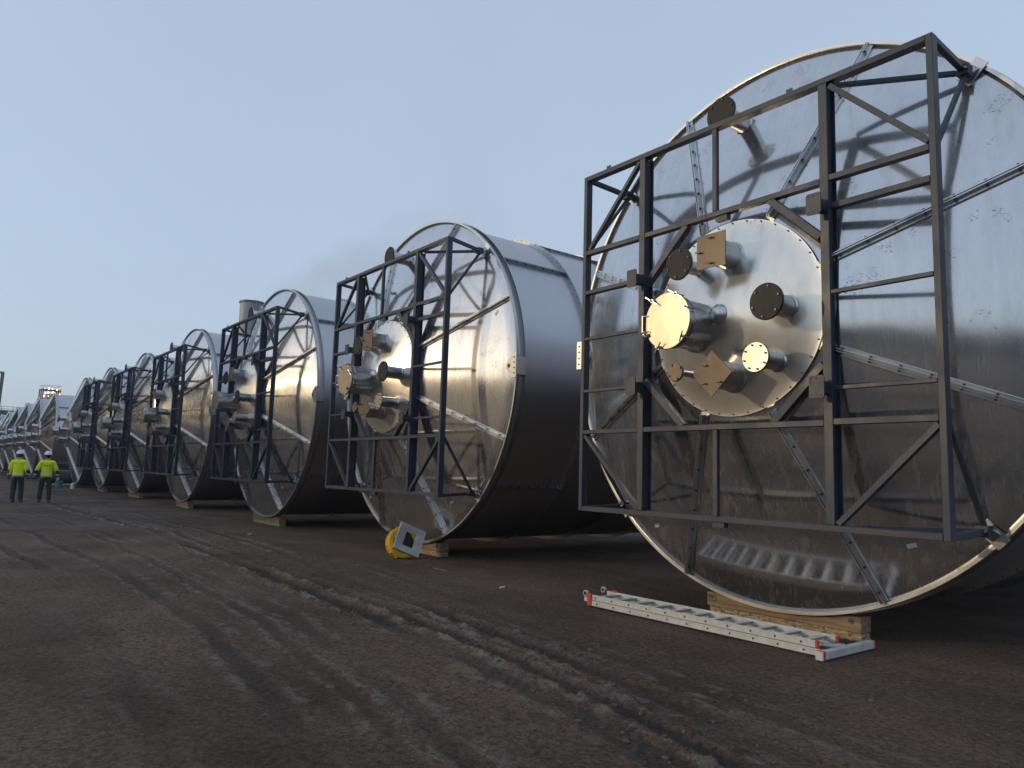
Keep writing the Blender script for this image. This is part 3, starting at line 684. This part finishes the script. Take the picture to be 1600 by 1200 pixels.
def worker(loc, rz, label, trm, style, lean):
    root = empty('person', loc, rz)      # faces +Y locally
    hipz, shz = .96, 1.46
    ax = .30 if style == 0 else .34
    foot = [(-.11, .0), (.12, .10 if style == 0 else .0)] if style == 0 else [(-.15, .02), (.14, -.02)]
    def leg(s): 
        fx, fy = foot[0 if s < 0 else 1]; return [(s * .10, 0, hipz - .06), (s * .11 + (fx - s * .11) * .5, .03 + fy * .5, .50), (fx, fy - .02, .10), (fx, fy - .03, .04), (fx * 1.05, fy + .13, .03)]
    def arm(s): return [(s * .19, -.01, shz - .02), (s * (ax - .04), -.03, 1.17), (s * (ax + (.0 if style == 0 else .03)), .05 if s < 0 else .10, .93), (s * (ax + .01), .07 if s < 0 else .13, .84)]
    P = [(0, 0, hipz), (0, 0, 1.12), (0, -.01, 1.32), (0, -.01, 1.47), (0, .0, 1.54), (0, .02, 1.62), (0, .015, 1.72), (0, .01, 1.78), (0, .115, 1.665)]; RR = [(.16, .12), (.14, .10), (.17, .11), (.11, .08), .058, .075, .092, .06, .015]
    E = [(0, 1), (1, 2), (2, 3), (3, 4), (4, 5), (5, 6), (6, 7), (6, 8)]
    for s in (-1, 1):
        l = leg(s); b0 = len(P); P += l; RR += [.095, .062, .045, .045, .035]; E += [(0, b0)] + [(b0 + k, b0 + k + 1) for k in range(4)]
        a = arm(s); b0 = len(P); P += a; RR += [.065, .048, .032, .036]; E += [(3, b0)] + [(b0 + k, b0 + k + 1) for k in range(3)]
        hx, hy, hz = a[-1]
        for k, (dx, ln) in enumerate(((-.028, .075), (-.010, .088), (.010, .084), (.028, .068))):
            f0 = len(P); P += [(hx + dx * .4, hy + dx * .8, hz - .05), (hx + dx * .4, hy + dx + .005, hz - .05 - ln * .5), (hx + dx * .4 - s * .014, hy + dx + .012, hz - .05 - ln)]; RR += [.011, .0095, .008]
            E += [(b0 + 3, f0), (f0, f0 + 1), (f0 + 1, f0 + 2)]
        f0 = len(P); P += [(hx - s * .01, hy + .04, hz - .02), (hx - s * .015, hy + .055, hz - .06)]; RR += [.012, .010]; E += [(b0 + 3, f0), (f0, f0 + 1)]
    body = link_mesh('body', skin(P, E, RR, 2), [MSK, MBK], root)
    # trousers
    P = [(0, 0, hipz + .06), (0, 0, hipz - .04)]; RR = [(.185, .135), (.18, .135)]; E = [(0, 1)]
    for s in (-1, 1):
        l = leg(s); b0 = len(P); P += [l[0], l[1], (l[2][0], l[2][1], .26), (l[2][0], l[2][1], .085)]; RR += [.115, .088, .082, .080]; E += [(1, b0), (b0, b0 + 1), (b0 + 1, b0 + 2), (b0 + 2, b0 + 3)]
    link_mesh('trousers', skin(P, E, RR, 2), [trm], root)
    # jacket
    P = [(0, 0, .88), (0, 0, 1.00), (0, 0, 1.18), (0, -.012, 1.36), (0, -.01, 1.465), (0, 0, 1.535)]; RR = [(.205, .155), (.205, .155), (.195, .145), (.20, .145), (.13, .105), (.075, .075)]
    E = [(k, k + 1) for k in range(5)]
    for s in (-1, 1):
        a = arm(s); b0 = len(P); P += [(s * .185, -.01, shz - .04), ((a[0][0] + a[1][0]) / 2, -.02, 1.30), a[1], ((a[1][0] + a[2][0]) / 2, (a[1][1] + a[2][1]) / 2, 1.05), (a[2][0], a[2][1], .925)]; RR += [.092, .085, .074, .066, .058]
        E += [(4, b0)] + [(b0 + k, b0 + k + 1) for k in range(4)]
    mj = skin(P, E, RR, 3, root=2)
    j = link_mesh('jacket', mj, [MHV, MREF, MBLK], root)
    for p in mj.polygons:
        c = p.center; z = c.z; armside = abs(c.x) > .235 and z < 1.32; k = 0
        if armside:
            if z < .965: k = 2
            elif .965 < z < 1.0 or 1.165 < z < 1.205: k = 1
            elif 1.02 < z < 1.15 and abs(c.x) > .27: k = 2
        else:
            if z < (.865 if style == 0 else .80): k = 2
            elif style == 0 and .90 < z < .985: k = 1
            elif style == 1 and (.985 < z < 1.02 or 1.085 < z < 1.12): k = 1
        p.material_index = k
    # faint logo stroke on the back of the second worker's jacket
    if style == 1:
        b = bmesh.new(); pts = [(-.12, 1.315), (-.08, 1.325), (-.05, 1.31), (0, 1.317), (.05, 1.305), (.09, 1.31), (.12, 1.30)]
        for (xa, za), (xb, zb) in zip(pts[:-1], pts[1:]): bar(b, (xa, -.158 + .6 * xa * xa, za), (xb, -.158 + .6 * xb * xb, zb), .012, .014, (0, 1, 0))
        build('back_print', b, MTR1, j)
    # helmet, hair, collar
    b = bmesh.new(); n = 28
    rings = []
    for r, z in ((.150, 1.715), (.132, 1.722), (.128, 1.745), (.120, 1.785), (.098, 1.82), (.06, 1.845), (.0001, 1.853)):
        rings.append([b.verts.new(((r * .92) * math.cos(6.2832 * k / n), .015 + r * (1.12 + (.22 if (r > .14 and math.sin(6.2832 * k / n) > .3) else 0)) * math.sin(6.2832 * k / n), z)) for k in range(n)])
    for A, B in zip(rings[:-1], rings[1:]):
        for k in range(n): b.faces.new((A[k], A[(k + 1) % n], B[(k + 1) % n], B[k]))
    hm = build('helmet', b, MHEL, root, True, ang=60)
    b = bmesh.new(); bar(b, (0, -.10, 1.79), (0, .10, 1.80), .025, .06); build('crest', b, MHEL, hm)
    b = bmesh.new(); bmesh.ops.create_uvsphere(b, u_segments=16, v_segments=10, radius=1, matrix=Matrix.Translation((0, -.012, 1.66)) @ Matrix.Diagonal((.092, .092, .085, 1))); build('hair', b, MHAIR, root, True)
    for s in (-1, 1):
        fx, fy = foot[0 if s < 0 else 1]; b = bmesh.new()
        bmesh.ops.create_uvsphere(b, u_segments=16, v_segments=10, radius=1, matrix=Matrix.Translation((fx, fy + .05, .05)) @ Matrix.Diagonal((.058, .15, .052, 1))); tube(b, (fx, fy - .02, .05), (fx, fy - .02, .14), .056, .052, n=14); build('boot', b, MBOOT, root, True)
    for s in (-1, 1):
        a = arm(s)[-1]; b = bmesh.new()
        if style == 1 and s == 1:
            bmesh.ops.create_uvsphere(b, u_segments=12, v_segments=8, radius=1, matrix=Matrix.Translation((a[0] + .03, a[1], a[2] - .0)) @ Matrix.Diagonal((.05, .06, .075, 1))); build('glove_cuff', b, MGLV, root, True)
        else:
            tube(b, (a[0], a[1] - .01, a[2] + .05), (a[0], a[1], a[2] - .005), .046, .044, n=14); build('glove_cuff', b, MBLK, root, True)
    tag(root, label, 'person', 'two workers in yellow jackets')
    return root
# feet on the ground, seen from behind
w1 = worker((-31.99, 2.60, 0), R(66), 'person with white helmet, navy trousers and yellow jacket, hands down, standing further left', MTR1, 0, 0)
w2 = worker((-31.99, 3.46, 0), R(88), 'person with white helmet, charcoal trousers, jacket with two grey back bands, standing further right', MTR2, 1, 0)

# ------------------------------------------------------------------ junk beyond the workers
b = bmesh.new(); lathe_y(b, [(.46, 0), (.46, 2.6), (.38, 2.6), (.38, 0)], 0, 0, 40, True); b.transform(Matrix.Translation((0, 0, .47)) @ Matrix.Rotation(R(-22), 4, 'Z'))
o = build('pipe_roll', b, MJUNK, None, True, (-54.0, 6.1, 0)); tag(o, 'thick black pipe piece lying on the ground under the frameless tank', 'pipe')
def trestle(x, y, rz, label):
    root = empty('pallet', (x, y, 0), rz)
    b = bmesh.new()
    for k in range(5): box(b, -.8, .8, -.5 + .22 * k, -.38 + .22 * k, .125, .15)
    build('deck', b, MALU, root)
    for k in range(3):
        b = bmesh.new(); box(b, -.75 + .68 * k, -.61 + .68 * k, -.5, .5, 0, .123); build('block', b, MDKST, root)
    tag(root, label, 'pallet')
trestle(-50.8, 6.0, R(75), 'low pale pallet on the ground in front of the black pipe')
b = bmesh.new(); tube(b, (0, 0, 0), (0, 0, .34), .17, .21, n=20); tube(b, (0, 0, .342), (0, 0, .36), .22, n=20); o = build('plastic_bucket', b, MBLUE, None, True, (-49.0, 5.95, 0)); tag(o, 'blue plastic bucket beside the pale pallet', 'bucket')
for k, (x, y, lab) in enumerate(((-47.0, 6.35, 'white jug on the soil at the right end of the pallet'), (-58.3, 6.05, 'white jug on the soil at the left of the black pipe'))):
    root = empty('plastic_jug', (x, y, 0)); b = bmesh.new(); tube(b, (0, 0, 0), (0, 0, .24), .10, n=14); tube(b, (0, 0, .24), (0, 0, .32), .10, .035, n=14); build('bottle', b, MWH, root, True)
    b = bmesh.new(); tube(b, (0, 0, .32), (0, 0, .35), .04, n=12); build('cap', b, MBLUE, root); tag(root, lab, 'jug', 'white jugs in the junk')
b = bmesh.new()
pp = [(.0, 0, .02), (.5, .3, .03), (1.1, .1, .02), (1.5, -.3, .02), (2.2, -.1, .03), (2.9, .2, .02)]
for a, c in zip(pp[:-1], pp[1:]): tube(b, a, c, .022, n=8)
o = build('hose', b, MBLUE, None, True, (-52, 5.2, 0)); o.rotation_euler = (0, 0, R(80)); tag(o, 'thin blue hose lying on the soil before the junk', 'hose')

# ------------------------------------------------------------------ far buildings
def polar(az, d): return -d * math.sin(R(az)), d * math.cos(R(az))
# long concrete hall
bx_, by_ = polar(86.6, 190); root = empty('concrete_hall', (bx_, by_, 0), R(90 - 4)); H_ = 10.9
b = bmesh.new(); box(b, -14, 12, 0, 20, 0, H_); wl = build('wall', b, MCON, root)
for k in range(9):
    b = bmesh.new(); box(b, -14 + 2.9 * k, -13.6 + 2.9 * k, -.25, -.003, 0, H_ - .1); build('pilaster', b, MDKST, root)
b = bmesh.new(); box(b, -14.3, 12.3, -.4, 20.3, H_ + .003, H_ + .6); rf = build('roof', b, MDKST, root)
b = bmesh.new()
for z in (.9, 1.35): bar(b, (-14, -.2, H_ + z), (12, -.2, H_ + z), .08, .08)
for k in range(14): bar(b, (-14 + 2 * k, -.2, H_ + .6), (-14 + 2 * k, -.2, H_ + 1.4), .08, .08)
build('railing', b, MDKST, rf)
tag(root, 'long grey concrete hall with dark roof railing, far off at the left edge', 'building')
# open steel tower with ladder cage at the picture edge
tx, ty = polar(87.12, 150); root = empty('steel_tower', (tx, ty, 0), R(4)); b = bmesh.new(); HT = 15.6; wd = .75
for sx in (-1, 1):
    for sy in (-1, 1): bar(b, (sx * wd, sy * wd, 0), (sx * (wd + .25), sy * (wd + .25), HT), .18, .18)
build('legs', b, MDKST, root)
for k in range(8):
    b = bmesh.new(); z = 3 + k * 1.65 if k < 6 else HT - (7 - k) * 2.4; q = wd + .25 * z / HT
    for a, c in (((-q, -q), (q, -q)), ((q, -q), (q, q)), ((q, q), (-q, q)), ((-q, q), (-q, -q))): bar(b, (*a, z), (*c, z), .14, .16)
    if k < 6: bar(b, (-q, -q, z), (q, -q, z + 1.6), .1, .1); bar(b, (q, -q, z), (q, q, z + 1.6), .1, .1); bar(b, (q, q, z), (-q, q, z + 1.6), .1, .1)
    build('platform', b, MDKST, root)
tag(root, 'open dark steel lattice tower standing far off at the left picture edge', 'tower')
# lit process tower
tx, ty = polar(84.1, 200); root = empty('process_tower', (tx, ty, 0), R(6)); b = bmesh.new(); HT = 17.4
for sx in (-1.7, 0, 1.7):
    for sy in (-1.7, 1.7): bar(b, (sx, sy, 0), (sx, sy, HT), .22, .22)
build('columns', b, MDKST, root)
for k in range(8):
    z = 2 + k * 2.15; b = bmesh.new(); box(b, -2, 2, -1.75, 1.75, z, z + .16)
    if k < 7: bar(b, (2, -1.6, z + .1), (2, 1.6, z + 2), .1, .1)
    for y in (-1.7, 1.7): bar(b, (-2, y, z + 1.0), (2, y, z + 1.0), .07, .07)
    for s in (-2, 2): bar(b, (s, -1.7, z + 1.0), (s, 1.7, z + 1.0), .07, .07)
    build('platform', b, MDKST, root)
b = bmesh.new(); tube(b, (0, 0, 0), (0, 0, 16.2), .75, n=20); tube(b, (-.9, .8, 3), (-.9, .8, 15), .3, n=12); build('vessel', b, MSILO, root, True)
lr = random.Random(3)
for k in range(7):
    for j in range(5):
        z = 12.2 + k * .80 + .35 * lr.random(); y = -1.5 + .75 * j + .3 * lr.random(); x = 2.05 if (j + k) % 2 else 1.6
        b = bmesh.new(); bmesh.ops.create_icosphere(b, subdivisions=1, radius=.10 + .09 * lr.random(), matrix=Matrix.Translation((x, y, z))); build('lamp', b, MLAMP, root)
tag(root, 'tall steel process tower with rows of warm lit lamps, far behind the tanks', 'tower')
# silo and steam
sx_, sy_ = polar(72.02, 120); root = empty('silo', (sx_, sy_, 0))
b = bmesh.new(); rr = 1.72
tube(b, (0, 0, 0), (0, 0, 26.1), rr, n=48); build('cladding', b, MSILO, root, True)
for z in list(np.arange(1.2, 25.5, 1.2)):
    b = bmesh.new(); tube(b, (0, 0, float(z)), (0, 0, float(z) + .05), rr + .02, n=48, caps=False); build('hoop', b, MSILO, root, True)
b = bmesh.new(); tube(b, (0, 0, 26.103), (0, 0, 26.35), rr + .16, n=48); build('rim_cap', b, MDKST, root)
b = bmesh.new(); bar(b, (rr + .15, -.3, 0), (rr + .15, -.3, 26.1), .06, .06); bar(b, (rr + .15, .3, 0), (rr + .15, .3, 26.1), .06, .06); build('access_ladder', b, MDKST, root)
tag(root, 'pale round silo with dark rim behind the third and fourth framed tanks', 'silo')

def steam():
    ox, oy, oz = sx_ - 4.0, sy_ + 1, 24.0
    D = Vector((.74, .60, .36)); L_ = 46.0; D.normalize(); X_ = D; Y_ = Vector((0, 0, 1)).cross(X_).normalized(); Z_ = X_.cross(Y_)
    b = bmesh.new(); n = 32; rings = []
    W0 = lambda f: 3.6 + 8.8 * f
    for k in range(21):
        f = k / 20; rings.append([b.verts.new((L_ * f, W0(f) * math.cos(6.2832 * q / n), W0(f) * math.sin(6.2832 * q / n))) for q in range(n)])
    for A, B in zip(rings[:-1], rings[1:]):
        for q in range(n): b.faces.new((A[q], A[(q + 1) % n], B[(q + 1) % n], B[q]))
    b.faces.new(rings[0]); b.faces.new(rings[-1][::-1])
    o = build('steam_plume', b, [], None); me = o.data; me.materials.clear()
    MM = Matrix((X_, Y_, Z_)).transposed().to_4x4(); MM.translation = Vector((ox, oy, oz)); o.matrix_world = MM
    m = bpy.data.materials.new('steam'); m.use_nodes = True; t = m.node_tree; t.nodes.clear()
    ou = t.nodes.new('ShaderNodeOutputMaterial'); pv = t.nodes.new('ShaderNodeVolumePrincipled'); pv.inputs['Color'].default_value = (.96, .94, .98, 1)
    c = t.nodes.new('ShaderNodeTexCoord'); sp = t.nodes.new('ShaderNodeSeparateXYZ'); t.links.new(c.outputs['Object'], sp.inputs[0])
    f = math2(t, 'DIVIDE', sp.outputs[0], L_); wd = math2(t, 'ADD', math2(t, 'MULTIPLY', f, 8.8), 3.6)
    rr_ = math2(t, 'DIVIDE', math2(t, 'SQRT', math2(t, 'ADD', math2(t, 'MULTIPLY', sp.outputs[1], sp.outputs[1]), math2(t, 'MULTIPLY', sp.outputs[2], sp.outputs[2])), 0.0), wd)
    fall = ramp(t, rr_, .10, 1.0, 1, 0); along = ramp(t, f, .30, 1.0, 1, .0)
    n_ = noise(t, c.outputs['Object'], .16, 6, .6)
    shape = math2(t, 'ADD', ramp(t, n_, .25, .75, -.75, .75), fall)
    d = math2(t, 'MULTIPLY', ramp(t, shape, .25, .9, 0, .055), along)
    t.links.new(d, pv.inputs['Density']); t.links.new(pv.outputs[0], ou.inputs['Volume'])
    me.materials.append(m); tag(o, 'faint grey steam plume drifting right above the silo', 'steam', kind='stuff')
steam()

# ------------------------------------------------------------------ tree line across the yard, behind the camera (it shows in the polished metal)
def treeline():
    r = np.random.RandomState(9); V = []; F = []; n = 0
    for k in range(260):
        az = 120 + 150 * k / 260 + r.randn() * .4; d = 95 + 18 * r.rand(); h = 8.5 + 4.5 * r.rand()
        x, y = d * math.sin(R(az)), d * math.cos(R(az)); wd = 2.0 + 1.2 * r.rand()
        if x < -66: h += 15 * min(1, (-66 - x) / 5); wd += 1.6  # unseen trees raised on this stretch to keep the sun off the farther tanks
        m = 90; t = r.rand(m); zz = h * (.12 + .88 * t); rad = wd * (1 - t) ** .7 * np.sqrt(r.rand(m)); an = r.rand(m) * 6.283
        c = np.stack([x + rad * np.cos(an), y + rad * np.sin(an), zz], -1); s = .5 + .5 * r.rand(m, 1)
        u = r.randn(m, 3); u /= np.linalg.norm(u, axis=1)[:, None]; v = np.cross(u, r.randn(m, 3)); v /= np.linalg.norm(v, axis=1)[:, None]
        q = np.stack([c - u * s - v * s * .6, c + u * s - v * s * .6, c + u * s * .4 + v * s, c - u * s * .4 + v * s], 1).reshape(-1, 3)
        V.append(q); F.append(np.arange(n, n + 4 * m).reshape(-1, 4)); n += 4 * m
        V.append(np.array([[x - .2, y, 0], [x + .2, y, 0], [x + .08, y, h * .8], [x - .08, y, h * .8]])); F.append(np.arange(n, n + 4).reshape(-1, 4)); n += 4
    m = bpy.data.meshes.new('far_wood'); m.from_pydata(np.concatenate(V).tolist(), [], np.concatenate(F).tolist()); m.materials.append(MLEAF)
    o = bpy.data.objects.new('far_wood', m); COL.objects.link(o); tag(o, 'dark conifer wood across the yard, mirrored in the tank ends', 'wood', kind='stuff')
treeline()

# ------------------------------------------------------------------ air
b = bmesh.new(); box(b, -960, 960, -960, 960, -1.5, 50); hz = build('haze', b, [], None); hz.data.materials.clear()
mh = bpy.data.materials.new('haze'); mh.use_nodes = True; t = mh.node_tree; t.nodes.clear(); ou = t.nodes.new('ShaderNodeOutputMaterial'); pv = t.nodes.new('ShaderNodeVolumePrincipled')
pv.inputs['Color'].default_value = (.80, .87, 1, 1); pv.inputs['Density'].default_value = .0006; pv.inputs['Anisotropy'].default_value = .1; t.links.new(pv.outputs[0], ou.inputs['Volume'])
hz.data.materials.append(mh); tag(hz, 'thin pale morning haze over the whole yard', 'haze', kind='stuff')
